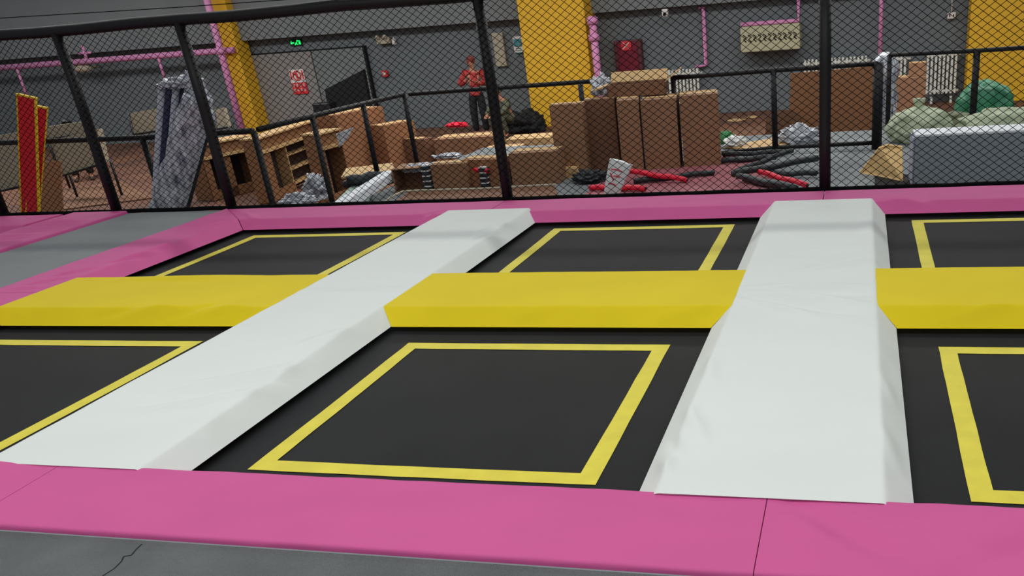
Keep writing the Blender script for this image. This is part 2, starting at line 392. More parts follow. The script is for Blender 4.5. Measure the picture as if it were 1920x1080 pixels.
d0 = onz(1262, 146, .75); d1 = onz(1450, 132, .75); d2 = onz(1647, 119, .75)
rail_thing([d0+Vector((-.03, 0, 0)), d1, d2], [(d0.x, d0.y, .75, -.16, .028), (d1.x, d1.y, .75, -.16, .034), (d2.x, d2.y, .76, -.16, .058)],
           'black railing stretch between the tall brown boxes and the grey foam block', .75, bottom=[(d0.x+.5, d0.y+.02, -.10), (d1.x, d1.y+.01, -.09), (d2.x-.03, d2.y, -.09)])
e0 = onz(1668, 103, .75); e1 = onz(1832, 95, .75); e2 = onz(1960, 87, .75)
rail_thing([e0, e1, e2], [(e1.x, e1.y, .75, -.16, .04), (e0.x, e0.y, .75, -.16, .03)], 'black railing stretch at the right, in front of the orange wall column', .75)

# ------------------------------------------------------------------ back wall things
WY = 18.5
def column(u0, u1, v, Y, label, depth=.9, z1=5.2):
    a, b = ony(u0, v, Y), ony(u1, v, Y)
    mb = MB().box(((a.x+b.x)/2, Y+depth/2, (z1-1)/2), (b.x-a.x, depth, z1+1), bev=.02)
    return struct('column', mb, 'column_yellow', label)
column(984, 1106, 120, 17.55, 'wide yellow column in the middle of the back wall')
column(1816, 1990, 90, 17.9, 'orange yellow column at the right end of the back wall', .5)
column(424, 460, 150, 17.9, 'narrow yellow column behind the pink pipe at the left', .5)

def wallbox(name, u0, v0, u1, v1, Y, depth, m, parent=None, bev=.01):
    a, b = ony(u0, v0, Y), ony(u1, v1, Y)
    x0, x1 = min(a.x, b.x), max(a.x, b.x); z0, z1 = min(a.z, b.z), max(a.z, b.z)
    return MB().box(((x0+x1)/2, Y+depth/2, (z0+z1)/2), (x1-x0, depth, z1-z0), bev=min(bev, depth*.3))
def pipe(pts, r, label, Y=None, extra=None, cuffs=()):
    P3 = [p if isinstance(p, Vector) else ony(p[0], p[1], Y) for p in pts]
    t = empty('pipe', P3[0]); tag(t, label, 'pipe', 'pink painted pipes on the back wall')
    MB().tube(P3, r, 10).build('tube', 'pipe_pink', t, smooth=True)
    for c in cuffs:
        q = c if isinstance(c, Vector) else ony(c[0], c[1], Y); MB().tube([q+Vector((0, 0, -.07)), q+Vector((0, 0, .07))], r*1.5, 12).build('coupling', 'pipe_pink', t, smooth=True)
    return t
Yp = 17.8
a = ony(-60, 134, Yp); b = ony(405, 94, Yp); zz = (a.z+b.z)/2
t = pipe([Vector((a.x, Yp, zz)), Vector((b.x, Yp, zz)), Vector((ony(438, 92, Yp).x, Yp, zz))], .075, 'long level pink pipe high on the wall at the left')
for k, (u, v2) in enumerate(((28, 185), (300, 150))):
    q = ony(u, 118, Yp); MB().tube([(q.x, Yp, zz), (q.x, Yp, ony(u+12, v2, Yp).z)], .035, 8).build('drop_pipe', 'pipe_pink', t, smooth=True)
q = ony(165, 118, Yp); MB().tube([(q.x, Yp, zz), (q.x, Yp, zz+.38)], .04, 8).build('riser_pipe', 'pipe_pink', t, smooth=True)
MB().tube([(q.x-.2, Yp, zz+.2), (q.x+.2, Yp, zz+.2)], .03, 8).build('valve_handle', 'pipe_pink', t, smooth=True)
xp = ony(413, 92, 17.6).x
pipe([Vector((xp, 17.6, 5.0)), Vector((xp, 17.6, 1.2)), Vector((xp, 17.6, -.98))], .085, 'tall upright pink pipe in front of the narrow yellow column', cuffs=[Vector((xp, 17.6, zz))])
xp2 = ony(1116, 90, 17.44).x; zt2 = ony(1108, 30, 17.44).z
pipe([Vector((xp2, 17.44, zt2)), Vector((xp2, 17.44, .2)), Vector((xp2, 17.44, -.98))], .085, 'thick pink pipe right beside the wide yellow column', cuffs=[Vector((xp2, 17.44, zt2-.1)), Vector((xp2, 17.44, zt2-.45))])
A = ony(1318, 14, 18.4); B = ony(1327, 122, 18.4)
pipe([Vector((A.x-.1, 18.4, A.z)), Vector((A.x, 18.4, A.z)), Vector((A.x, 18.4, B.z)), Vector((A.x-.25, 18.4, B.z-.02))], .045, 'thin pink pipe dropping to the white radiator in the middle')
A = ony(1390, 46, 18.4); B = ony(1498, 38, 18.4)
pipe([Vector((A.x, 18.3, A.z)), Vector((B.x, 18.3, A.z)), Vector((B.x, 18.3, A.z+.6))], .05, 'pink pipe bending up from the beige wall unit')
A = ony(1651, 50, 18.3)
pipe([Vector((A.x, 18.05, 2.5)), Vector((A.x, 18.05, -.2))], .045, 'thin pink pipe above the plastic wrapped roll')

# door
t = empty('double_door', ony(570, 220, 18.4)); t.location.z = -1; t['kind'] = 'structure'; t.name = 'door_1'; t['label'] = 'grey double door under the green exit light'
a = ony(470, 100, 18.4).x; m_ = ony(583, 97, 18.4).x; b = ony(680, 88, 18.4).x; zt_ = ony(580, 96, 18.4).z
MB().box(((a+m_)/2, 18.42, (zt_-1)/2), (m_-a-.03, .08, zt_+1), bev=.01).build('door_leaf', 'door_warm', t)
MB().box(((b+m_)/2, 18.42, (zt_-1)/2), (b-m_-.03, .08, zt_+1), bev=.01).build('door_leaf', 'door_cool', t)
fm = MB(); fm.box(((a+b)/2, 18.44, zt_+.02), (b-a+.10, .12, .03)); fm.box((a-.03, 18.44, (zt_-1)/2), (.03, .12, zt_+1)); fm.box((b+.03, 18.44, (zt_-1)/2), (.03, .12, zt_+1))
fm.build('door_frame', 'dark', t)
# notice on the door
a, b = ony(540, 130, 18.33), ony(577, 176, 18.33); W_ = .42; H_ = .62; cx = (a.x+b.x)/2; cz = (a.z+b.z)/2
t = empty('notice', (cx, 18.35, cz-H_/2)); tag(t, 'red and white warning notice stuck on the left leaf of the grey door', 'notice')
MB().box((cx, 18.36, cz+H_*.22), (W_, .02, H_*.52)).build('upper_panel', 'sign_white', t)
MB().box((cx, 18.36, cz-H_*.27), (W_, .022, H_*.46)).build('lower_panel', 'sign_red', t)
rg = MB(); R0 = .11
rg.tube([(cx+R0*cos(k*pi/8), 18.345, cz+.14+R0*sin(k*pi/8)) for k in range(17)], .016, 6); rg.tube([(cx-.08, 18.345, cz+.22), (cx+.08, 18.345, cz+.06)], .014, 6)
rg.box((cx, 18.345, cz+.14), (.05, .01, .13)); rg.box((cx-.17, 18.345, cz+.16), (.03, .01, .22)); rg.box((cx+.17, 18.345, cz+.16), (.03, .01, .22))
rg.build('symbol', 'sign_red', t)
for k in range(4):
    x = cx-.145+k*.097
    for z in (-.10, -.22):
        st = MB()
        st.box((x, 18.34, cz+z), (.06, .01, .012)); st.box((x, 18.34, cz+z+.035), (.06, .01, .012)); st.box((x, 18.34, cz+z+.01), (.012, .01, .085))
        st.build('writing', 'sign_white', t)
# black slanted board before the door
Yb = 16.4
poly = [ony(u, v, Yb) for u, v in ((609, 168), (680, 131), (690, 190), (612, 212))]; zc = poly[2].z
poly = [poly[0], poly[1], Vector((poly[2].x, Yb, -.99)), Vector((poly[3].x, Yb, -.99))]
o = MB().prism(poly, (0, .12, 0)).build('slanted_board', 'dark', None); tag(o, 'large black board with a slanting top standing before the grey door', 'board')
o = MB().box(ony(608, 196, 15.9)+Vector((0, 0, -.45)), (.45, .3, 1.0), bev=.03).build('loudspeaker', 'steel_black'); o.location.z = -1
tag(o, 'small dark cabinet at the left foot of the slanted black board', 'cabinet')
# exit light
c = ony(555, 80, 18.47); t = empty('exit_sign', c); tag(t, 'small glowing green exit light on the beam above the door', 'exit sign')
MB().box(c, (.34, .05, .15), bev=.01).build('housing', 'steel_black', t)
ex = MB(); ex.box(c+Vector((-.09, -.03, 0)), (.1, .01, .025)); ex.add([c+Vector(p) for p in ((-.10, -.032, .055), (-.10, -.032, -.055), (-.155, -.032, 0))], [(0, 1, 2)])
ex.tube([c+Vector(p) for p in ((-.01, -.03, -.05), (.02, -.03, -.01), (.05, -.03, .02))], .014, 6); ex.tube([c+Vector(p) for p in ((.02, -.03, -.01), (.06, -.03, -.045))], .013, 6); ex.box(c+Vector((.065, -.03, .045)), (.03, .01, .03)); ex.box(c+Vector((.12, -.03, 0)), (.05, .01, .10))
ex.build('lit_symbols', 'exit_green', t)
# emergency lamp
c = ony(720, 76, 18.4); t = empty('emergency_lamp', c); tag(t, 'beige twin headed emergency lamp on the wall right of the door', 'lamp')
MB().box(c, (.36, .14, .16), bev=.02).build('housing', 'panel_beige', t)
for s_ in (-.1, .1): MB().tube([c+Vector((s_, -.06, .10)), c+Vector((s_, -.14, .08))], .05, 12).build('lamp_head', 'panel_beige', t, smooth=True)
cc = ony(739, 78, 18.4); o = MB().box(cc, (.07, .1, .14), bev=.01).tube([cc+Vector((0, 0, .05)), cc+Vector((0, -.01, .12))], .012).build('wall_socket', 'sign_white', None)
tag(o, 'small pale socket just right of the emergency lamp', 'socket')
c = ony(722, 138, 18.44); t = empty('alarm_button', c); tag(t, 'small red alarm button on the grey wall beside the black board', 'alarm')
MB().box(c, (.15, .08, .15), bev=.015).build('housing', 'sign_red', t); MB().tube([c+Vector((0, -.04, 0)), c+Vector((0, -.06, 0))], .045, 14).build('button', 'sign_white', t, smooth=True)
c = ony(155, 128, 17.9); t = empty('dome_lamp', c); tag(t, 'small beige oval lamp under the level pink pipe', 'lamp')
MB().tube([c+Vector((-.26, 0, 0)), c+Vector((-.2, 0, 0)), c+Vector((0, 0, 0)), c+Vector((.2, 0, 0)), c+Vector((.26, 0, 0))], [.03, .09, .11, .09, .03], 12).build('shade', 'panel_beige', t, smooth=True)
MB().tube([c+Vector((0, .1, 0)), c+Vector((0, .6, 0))], .03, 8).build('bracket', 'panel_beige', t, smooth=True)
# notice panels by the column
o = wallbox('p', 921, 62, 950, 124, 18.4, .08, None).build('wall_panel', 'panel_beige'); tag(o, 'pale beige panel on the wall left of the wide yellow column', 'panel')
c0_ = ony(902, 70, 18.42); o = MB().box((c0_.x, 18.44, c0_.z-.55), (.1, .06, 1.4)).build('wall_conduit', 'panel_beige'); tag(o, 'narrow pale conduit behind the tall net post on the wall', 'conduit')
a, b = ony(960, 69, 18.4), ony(981, 98, 18.4); t = empty('poster', ((a.x+b.x)/2, 18.42, b.z)); tag(t, 'small teal and white poster touching the wide yellow column', 'poster')
MB().box(((a.x+b.x)/2, 18.46, (a.z+b.z)/2), (b.x-a.x, .08, a.z-b.z)).build('sheet', 'sign_white', t)
MB().box(((a.x+b.x)/2, 18.4, a.z-.14), (b.x-a.x-.04, .02, .16)).build('banner', 'sign_teal', t)
for k in range(4): MB().box(((a.x+b.x)/2, 18.415, a.z-.27-.05*k), (b.x-a.x-.1, .012, .014)).build('writing', 'sign_teal', t)
# fire hose cabinet
a, b = ony(1150, 77, 18.3), ony(1206, 137, 18.3); cx = (a.x+b.x)/2; t = empty('fire_hose_cabinet', (cx, 18.3, b.z)); tag(t, 'dark red fire hose cabinet on the wall above the boxes', 'cabinet')
h = a.z-b.z; wd = b.x-a.x
MB().box((cx, 18.4, (a.z+b.z)/2), (wd, .2, h), bev=.02).build('body', 'cabinet_red', t)
dr = MB().box((cx, 18.29, (a.z+b.z)/2-.0), (wd*.72, .03, h*.86), bev=.01).build('door', mat('cabinet_glass', (120, 36, 54), .25, .1, 3), t)
s_ = MB().box((cx-.02, 18.265, a.z-h*.16), (.24, .02, .2)).build('label_plate', 'sign_red', dr)
x_ = MB(); x_.tube([(cx-.10, 18.25, a.z-h*.16+.07), (cx+.06, 18.25, a.z-h*.16-.07)], .012, 6); x_.tube([(cx-.10, 18.25, a.z-h*.16-.07), (cx+.06, 18.25, a.z-h*.16+.07)], .012, 6); x_.build('cross', 'sign_white', dr)
# beige ventilated unit
a, b = ony(1388, 55, 17.95), ony(1500, 88, 17.95); cx = (a.x+b.x)/2; h = a.z-b.z+.08; t = empty('wall_unit', (cx, 18.2, b.z)); tag(t, 'wide beige box with a row of dark vents hanging high on the wall', 'wall unit')
cz = (a.z+b.z)/2
MB().box((cx, 18.2, cz), (b.x-a.x, .56, h), bev=.02).build('body', 'unit_beige', t)
vv = MB(); n_ = 11
for k in range(n_):
    x = a.x+.1+(b.x-a.x-.2)*k/(n_-1)
    vv.tube([(x-.04, 17.915, cz+.10), (x+.03, 17.915, cz+.05), (x-.03, 17.915, cz), (x+.03, 17.915, cz-.05)], .014, 5)
vv.build('vent', 'dark', t)
c = ony(1247, 24, 18.05); t = empty('wall_camera', c); tag(t, 'tiny white device under the beam above the hose cabinet', 'device')
MB().box(c, (.14, .1, .16), bev=.02).build('housing', 'sign_white', t); MB().tube([c+Vector((0, -.05, -.02)), c+Vector((0, -.09, -.03))], .035, 10).build('lens', 'dark', t, smooth=True)
c = ony(1784, 29, 18.4); t = empty('wall_socket', c); tag(t, 'white socket hanging on a thin cable near the orange column', 'socket')
MB().box(c, (.17, .08, .13), bev=.01).build('housing', 'sign_white', t); MB().tube([c+Vector((0, 0, .06)), c+Vector((-.01, 0, .6))], .012, 6).build('cable', 'sign_white', t, smooth=True)
mb = MB(); mb.box(c+Vector((-.04, -.045, 0)), (.02, .01, .05)); mb.box(c+Vector((.04, -.045, 0)), (.02, .01, .05)); mb.build('slot', 'dark', t)
# radiators
def radiator(u0, v0, u1, Y, zb_, label, h=None):
    a, b = ony(u0, v0, Y), ony(u1, v0-(u1-u0)*.07, Y); zt_ = a.z; x = a.x; t = empty('radiator', ((a.x+b.x)/2, Y, zb_)); tag(t, label, 'radiator', 'white slatted radiators under the back wall')
    rb = MB(); n = int((b.x-a.x)/.085)
    for k in range(n):
        rb.box((a.x+.085*(k+.5), Y, (zt_+zb_)/2+.03), (.05, .1, zt_-zb_-.06), bev=.012)
    rb.build('fins', 'radiator_white', t)
    for z in (zb_+.12, zt_-.10): MB().tube([(a.x, Y, z), (b.x, Y, z)], .03, 8).build('header_pipe', 'radiator_white', t, smooth=True)
    for x in (a.x+.15, b.x-.15): MB().box((x, Y, (zb_-1)/2), (.05, .08, zb_+1.0)).build('foot', 'radiator_white', t)
radiator(1212, 134, 1316, 18.3, -.82, 'white slatted radiator behind the open box in the middle')
radiator(1506, 112, 1632, 18.3, -.82, 'white slatted radiator above the large brown panel')
radiator(1657, 104, 1708, 18.25, -.62, 'short white slatted radiator behind the small stacked boxes')
radiator(1737, 96, 1801, 18.25, -.86, 'white slatted radiator beside the orange column')

# ------------------------------------------------------------------ cardboard boxes
def frame2(p, q):
    d = (q-p); d.z = 0; L = d.length; d.normalize(); n = Vector((-d.y, d.x, 0)); return d, n, L
def carton(p, q, zt_, zb_, depth, m, label, group=None, flaps=False, tape=True, opening=False, name='cardboard_box', open_top=False):
    # p, q: upper front corners seen in the photo; the box goes back by depth
    p = Vector((p.x, p.y, 0)); q = Vector((q.x, q.y, 0)); d, n, L = frame2(p, q); H = zt_-zb_
    R = Matrix((d, n, Vector((0, 0, 1)))).transposed()
    c = p+d*L/2+n*depth/2; t = empty(name, (c.x, c.y, zb_)); tag(t, label, 'box', group)
    b = MB(); T = .012
    def bx(cc, s): b.box(c+R @ Vector(cc)+Vector((0, 0, zb_)), s, R, bev=.003)
    if opening or open_top:
        bx((0, depth/2-T/2, H/2), (L, T, H)); bx((0, 0, T/2), (L, depth, T))
        bx((-L/2+T/2, 0, H/2), (T, depth, H)); bx((L/2-T/2, 0, H/2), (T, depth, H))
        if not open_top: bx((0, 0, H-T/2), (L, depth, T))
        else: bx((0, -depth/2+T/2, H/2), (L, T, H))
    else:
        bx((0, 0, H/2), (L, depth, H-.002))
    b.build('body', m, t)
    if flaps:
        for s_, ang in ((1, 40),):
            hinge = c+R @ Vector((0, s_*depth/2, H))+Vector((0, 0, zb_)); a_ = radians(ang)
            Rf = R @ Matrix.Rotation(s_*a_, 3, 'X'); b2 = MB().box(hinge+Rf @ Vector((0, s_*depth*.24, 0)), (L, depth*.46, .012), Rf); b2.build('flap', 'cardboard_light', t)
        for s_, ang in ((1, -35), (-1, 15)):
            hinge = c+R @ Vector((s_*L/2, 0, H))+Vector((0, 0, zb_)); a_ = radians(ang)
            Rf = R @ Matrix.Rotation(s_*a_, 3, 'Y'); b2 = MB().box(hinge+Rf @ Vector((s_*L*.16, 0, 0)), (L*.3, depth, .012), Rf); b2.build('flap', 'cardboard_light', t)
    elif tape and not opening:
        b2 = MB(); 
        b2.box(c+Vector((0, 0, zb_+H+.002)), (L*.998, depth*.46, .004), R); b2.box(c+R @ Vector((0, depth*.255, 0))+Vector((0, 0, zb_+H+.001)), (L*.998, .05, .003), R)
        b2.build('top_flap', 'cardboard_light', t)
    return t
def cbox(uv1, uv2, zt_, zb_, depth, m, label, **k):
    return carton(onz(*uv1, zt_), onz(*uv2, zt_), zt_, zb_, depth, m, label, **k)
ZP = -.16
GB = 'tall brown cardboard boxes standing by the railing'
def pbox(uvb1, uvb2, vtop, depth, m, label, z=ZP, **k):      # base corners on the platform, top from the photo
    p, q = onz(*uvb1, z), onz(*uvb2, z)
    lo, hi = z, 4
    d = ray(*vtop); hd = sqrt((p.x-CAM.x)**2+(p.y-CAM.y)**2); tt = hd/sqrt(d.x**2+d.y**2); zt_ = CAM.z+d.z*tt
    return carton(p, q, zt_, z, depth, m, label, **k)
pbox((1046, 331), (1104, 328), (1024, 198), .22, 'cardboard', 'tall brown cardboard box, leftmost of the tall row by the railing', group=GB)
pbox((1108, 322), (1164, 318), (1098, 188), .30, 'cardboard_dark', 'shaded right side of the leftmost tall box, built as a darker box', group=GB)  # darker board paints the shaded side of the leftmost box
pbox((1168, 325), (1208, 322), (1142, 190), .56, 'cardboard', 'narrow tall cardboard box beneath the open flapped box', group=GB)
pbox((1212, 321), (1276, 317), (1201, 188), .54, 'cardboard', 'tall cardboard box directly left of a black railing post', group=GB)
pbox((1283, 316), (1353, 311), (1276, 180), .50, 'cardboard', 'tall brown cardboard box at the right end of the tall row', group=GB)
# open box resting on the tall ones
pA = onz(1150, 180, .52); pB = onz(1240, 175, .52)
carton(Vector((-1.14, 6.98, 0)), Vector((-.50, 7.06, 0)), .735, .602, .34, 'cardboard_dark', 'open cardboard box with pale flaps lying on top of the tall boxes', flaps=True, open_top=True)
# far boxes
cbox((718, 236), (776, 226), -.16, -.99, .5, 'cardboard_orange', 'lower orange brown box behind the black railing, right of the tallest brown box')
cbox((628, 216), (717, 199), .12, -.99, .5, 'cardboard_orange', 'big tall orange brown box behind the railing, beside the wooden counters')
cbox((795, 261), (812, 257), -.45, -.99, .6, 'cardboard_dark', 'low dark brown box on the hall floor left of the wide box')
cbox((812, 262), (925, 255), -.45, -.99, .7, 'cardboard', 'wide brown box on the hall floor in front of the standing person')
cbox((905, 281), (972, 277), -.42, -.99, .5, 'cardboard', 'brown box on the hall floor behind the leaning net post')
cbox((948, 262), (1030, 257), -.5, -.99, .6, 'cardboard_light', 'pale topped box on the hall floor beside the tall boxes')
pbox((962, 349), (1048, 345), (952, 288), .35, 'cardboard', 'squat brown cardboard box on the platform beside the tall row')
pbox((872, 352), (952, 350), (868, 300), .30, 'cardboard_orange', 'orange brown box half hidden behind the leaning net post')
pbox((815, 358), (880, 355), (806, 309), .25, 'cardboard', 'small square brown box in front of the wide floor box')
pbox((742, 362), (800, 358), (730, 318), .35, 'cardboard', 'low open cardboard box with a dark opening behind the white bar', opening=True)
pbox((1058, 334), (1082, 333), (1042, 318), .2, 'cardboard_light', 'tiny flat carton at the foot of the tall boxes')
# large panel and boxes at the right
a = onz(1484, 137, .50); b = onz(1556, 132, .50)
t = empty('cardboard_sheet', (1.2, 9.6, -1)); tag(t, 'large upright orange brown cardboard sheet behind the railing', 'cardboard sheet')
p1, p2, p3, p4 = ony(1482, 138, 9.6), ony(1638, 124, 9.6), ony(1640, 280, 9.6), ony(1476, 285, 9.6)
mb = MB().prism([p1, ony(1550, 132, 9.6), p2, Vector((p3.x, 9.6, -.99)), Vector((p4.x, 9.6, -.99))], (0, .03, 0)); mb.build('sheet', 'cardboard_orange', t)
mb = MB().prism([ony(1478, 205, 9.5), ony(1500, 215, 9.5), Vector((ony(1500, 240, 9.5).x, 9.5, -.99)), Vector((ony(1430, 240, 9.5).x, 9.5, -.99)), ony(1436, 218, 9.5)], (0, .02, 0)); mb.build('bent_flap', 'cardboard_dark', t)
def far_box(u0, v0, u1, v1, Y, depth, zb_, m, label, **k):
    a = ony(u0, v0, Y); b = ony(u1, v1, Y); return carton(a, b, (a.z+b.z)/2, zb_, depth, m, label, **k)
far_box(1680, 148, 1737, 142, 13.5, .5, -.99, 'cardboard', 'brown box under a smaller one, left of the slatted radiator')
zs = (ony(1680, 148, 13.5).z+ony(1737, 142, 13.5).z)/2+.006
far_box(1706, 119, 1737, 117, 13.6, .35, zs, 'cardboard', 'small brown box resting on another box by the radiator')

# flat cardboard and panels on floor / platform
def sheet(name, uvs, z, th, m, label, cat='sheet', zfun=None, part=None):
    pts = [onz(u, v, z+(zfun[i] if zfun else 0)) for i, (u, v) in enumerate(uvs)]
    o = MB().prism(pts, (0, 0, th)).build(name, m); tag(o, label, cat); return o
for i, (uvs, m, lb) in enumerate(((((1352, 250), (1450, 232), (1480, 245), (1390, 262)), 'cardboard_dark', 'flattened dark carton on the hall floor near the green scrap'),
        (((745, 245), (845, 240), (850, 250), (760, 256)), 'cardboard_dark', 'flattened carton at the foot of the back wall'),
        (((1500, 228), (1640, 200), (1660, 222), (1560, 245)), 'cardboard', 'flattened carton hidden behind the upright sheet'),
        (((60, 372), (220, 340), (290, 372), (120, 394)), 'cardboard_dark', 'flattened orange brown carton behind the red boards'),
        (((310, 325), (360, 308), (420, 318), (380, 338)), 'cardboard_dark', 'flattened carton behind the silver tube bundle'))):
    sheet('flattened_carton', uvs, -.996, .02, m, lb, 'cardboard')
sheet('plywood_sheet', ((1356, 277), (1448, 262), (1492, 270), (1420, 284)), -.17+.02, .02, 'cardboard_light', 'pale flat board lying under the railing near the white bag')
sheet('plywood_sheet', ((640, 335), (742, 322), (736, 308), (650, 318)), -.15, .02, 'cardboard_light', 'pale flat board above the black rolled tarp')

# tan trapezoid board leaning on foam block
pts = [onz(1612, 325, -.155), onz(1693, 342, -.155)]
Q = [Vector((pts[0].x, pts[0].y, -.15)), Vector((pts[1].x, pts[1].y, -.15)), ony(1692, 276, pts[1].y+.22), ony(1665, 272, pts[1].y+.24), ony(1648, 278, pts[1].y+.25)]
o = MB().prism(Q, (.0, .015, .01)).build('leaning_board', 'plywood'); tag(o, 'tan wooden board leaning against the left end of the grey foam block', 'board')
# floor mats
slab_o = MB().prism([onz(u, v, -.156) for u, v in ((1090, 372), (1475, 372), (1420, 300), (1355, 292), (1150, 325))], (0, 0, .012)).build('red_mat', 'mat_red'); tag(slab_o, 'dusty red floor mat just behind the net', 'mat')
o = MB().prism([onz(u, v, -.156) for u, v in ((1640, 360), (1720, 358), (1712, 330), (1640, 322))], (0, 0, .01)).build('dark_mat', 'dark'); tag(o, 'dark rubber mat at the corner below the tan board', 'mat')

# grey foam block
def block():
    p, q = onz(1712, 351, ZP+.01), onz(1925, 343, ZP+.01); d, n, L = frame2(p, q); L += .06
    R = Matrix((d, n, Vector((0, 0, 1)))).transposed(); H = .44; D = .34
    c = p+d*L/2+n*D/2; t = empty('foam_block', (c.x, c.y, ZP)); tag(t, 'large grey foam block with a white top at the right edge of the platform', 'foam block')
    MB().box((c.x, c.y, ZP+H/2), (L, D, H), R, bev=.012).build('core', 'foam_grey', t)
    MB().box((c.x, c.y, ZP+H+.014), (L-.01, D-.01, .026), R, bev=.01).build('top_cover', 'foam_white', t)
    MB().box(c+R @ Vector((-L/2-.008, 0, 0))+Vector((0, 0, H/2)), (.014, D-.01, H-.02), R, bev=.005).build('end_face', mat('foam_end', (158, 162, 180), .8, .04, 4), t)  # thin slab that makes the left end lighter than the core
block()

# ------------------------------------------------------------------ lumpy things
def lump(name, c, size, m, label, cat, rot=0, seed=0, rough=.28, freq=2.4, sub=5, flat=.0, group=None, parent=None, fold=0):
    bm = bmesh.new(); bmesh.ops.create_icosphere(bm, subdivisions=sub, radius=1)
    R = Matrix.Rotation(rot, 3, 'Z'); mb = MB()
    for v in bm.verts:
        p = v.co.copy(); n_ = noise.fractal(p*freq+Vector((seed, 0, seed*.7)), .9, 2.2, 5)
        rid = (1-abs(noise.noise(p*freq*1.7+Vector((seed*3, 2, 1)))*2)) if fold else 0
        k = 1+rough*n_+fold*rid; q = Vector((p.x*k*size[0], p.y*k*size[1], p.z*k*size[2]))
        q.z = max(q.z, -size[2]*(.55)) if flat >= 0 else q.z
        mb.v.append(R @ q+Vector(c)+Vector((0, 0, size[2]*.55)))
    bm.verts.index_update(); mb.f = [tuple(v.index for v in f.verts) for f in bm.faces]; bm.free()
    o = mb.build(name, m, parent, smooth=(fold == 0 or True))
    if parent is None: tag(o, label, cat, group)
    return o
def clump(uv, zb_, size, m, label, name='plastic_scrap', cat='plastic scrap', **k):
    p = onz(*uv, zb_); return lump(name, (p.x, p.y, zb_), size, m, label, cat, **k)
# sacks
def sack(p, size, m, label, seed, rot=0, knot=None):
    t = empty('sack', p); tag(t, label, 'sack', 'stuffed woven sacks at the right')
    lump('bag_body', p, size, m, '', '', rot=rot, seed=seed, rough=.16, freq=1.6, parent=t, fold=.05)
    if knot:
        kq = Vector(p)+Vector(knot); tip = kq+Vector((knot[0]*.35, knot[1]*.35, .12))
        MB().tube([kq-Vector((knot[0]*.5, knot[1]*.5, .03)), kq, tip, tip+Vector((0, 0, .04))], [.10, .035, .06, .075], 12).build('tied_neck', m, t, smooth=True)
    return t
p = onz(1728, 262, -.15); sack((p.x-.02, p.y-.02, ZP), (.36, .26, .25), 'bag_sage', 'sage green stuffed sack left of the others behind the foam block', 3, .15, (-.02, .02, .31))
p = onz(1862, 250, -.15); sack((p.x+.12, p.y-.25, ZP), (.58, .22, .205), 'bag_sage', 'long pale olive sack lying behind the grey foam block', 5)
p = onz(1790, 250, -.15); sack((p.x+.02, p.y+.34, ZP), (.24, .14, .14), mat('bag_dull', (108, 112, 84), .6, .1, 6, .35, 30), 'small dull olive sack between the two larger sacks', 8)
p = onz(1842, 232, -.15); sack((p.x+.0, p.y+.05, ZP), (.33, .28, .33), 'bag_green', 'dark green stuffed sack on the sack pile before the orange column', 11)
p = onz(1950, 235, -.15); sack((p.x+.14, p.y+.1, ZP), (.26, .28, .34), mat('bag_greygreen', (128, 148, 132), .6, .1, 6, .35, 30), 'grey green sack cut off by the right edge', 14)
# plastic wrapped roll behind the corner post
c = ony(1657, 165, 9.95); t = empty('wrapped_roll', (c.x, 9.95, -1)); tag(t, 'plastic wrapped upright roll behind the thick railing corner post', 'roll')
mb = MB(); zt_ = ony(1650, 98, 9.95).z
n_ = 30; rings = 26
for j in range(rings+1):
    z = -1+(zt_+1)*j/rings
    for i in range(n_):
        a_ = 2*pi*i/n_; rr = .18*(1+.22*noise.noise(Vector((cos(a_)*2, sin(a_)*2, z*5))))*(1 if j < rings-2 else (.95, .75, .3)[j-rings+2]); mb.v.append(Vector((c.x+rr*cos(a_), 9.95+rr*sin(a_), z)))
mb.f = [(j*n_+i, j*n_+(i+1) % n_, (j+1)*n_+(i+1) % n_, (j+1)*n_+i) for j in range(rings) for i in range(n_)]+[tuple(range(rings*n_, rings*n_+n_))]
mb.build('wrap', 'plastic_silver', t, smooth=True); MB().tube([(c.x, 9.95, -1), (c.x, 9.95, zt_-.2)], .1, 16).build('core', 'foam_grey', t, smooth=True)
# scraps of plastic
clump((1503, 270), -.17+.012, (.22, .16, .13), 'plastic_clear', 'crumpled clear plastic beside the tall net post on the right', seed=2, rough=.5, fold=.2)
clump((1362, 268), -.17+.012, (.10, .08, .09), mat('scrap_green', (70, 150, 90), .6, .1, 6), 'small green plastic scrap beside the tall boxes', seed=4, rough=.4)
clump((1378, 274), -.17+.03, (.12, .1, .07), 'paper_white', 'white crumpled bag right of the green scrap', seed=5, rough=.45, fold=.15)
clump((1130, 186), .55, (.10, .1, .12), 'plastic_clear', 'clear crumpled plastic bag tucked behind the open flapped box', seed=6, rough=.5, fold=.2).location.z = .60
clump((597, 372), -.30, (.12, .10, .16), 'plastic_clear', 'whitish crumpled plastic between two railing posts on the left', seed=7, rough=.6, fold=.2)
clump((562, 384), -.14, (.16, .10, .07), 'plastic_clear', 'flat crumpled plastic in front of the wooden cabinet', seed=9, rough=.5, fold=.2)
clump((1110, 340), ZP+.012, (.18, .12, .08), 'foam_black', 'dark crumpled bag at the foot of the darkened tall box', seed=12, rough=.5)
clump((645, 262), -.15, (.06, .06, .06), 'plastic_clear', 'tmp', seed=13) if False else None
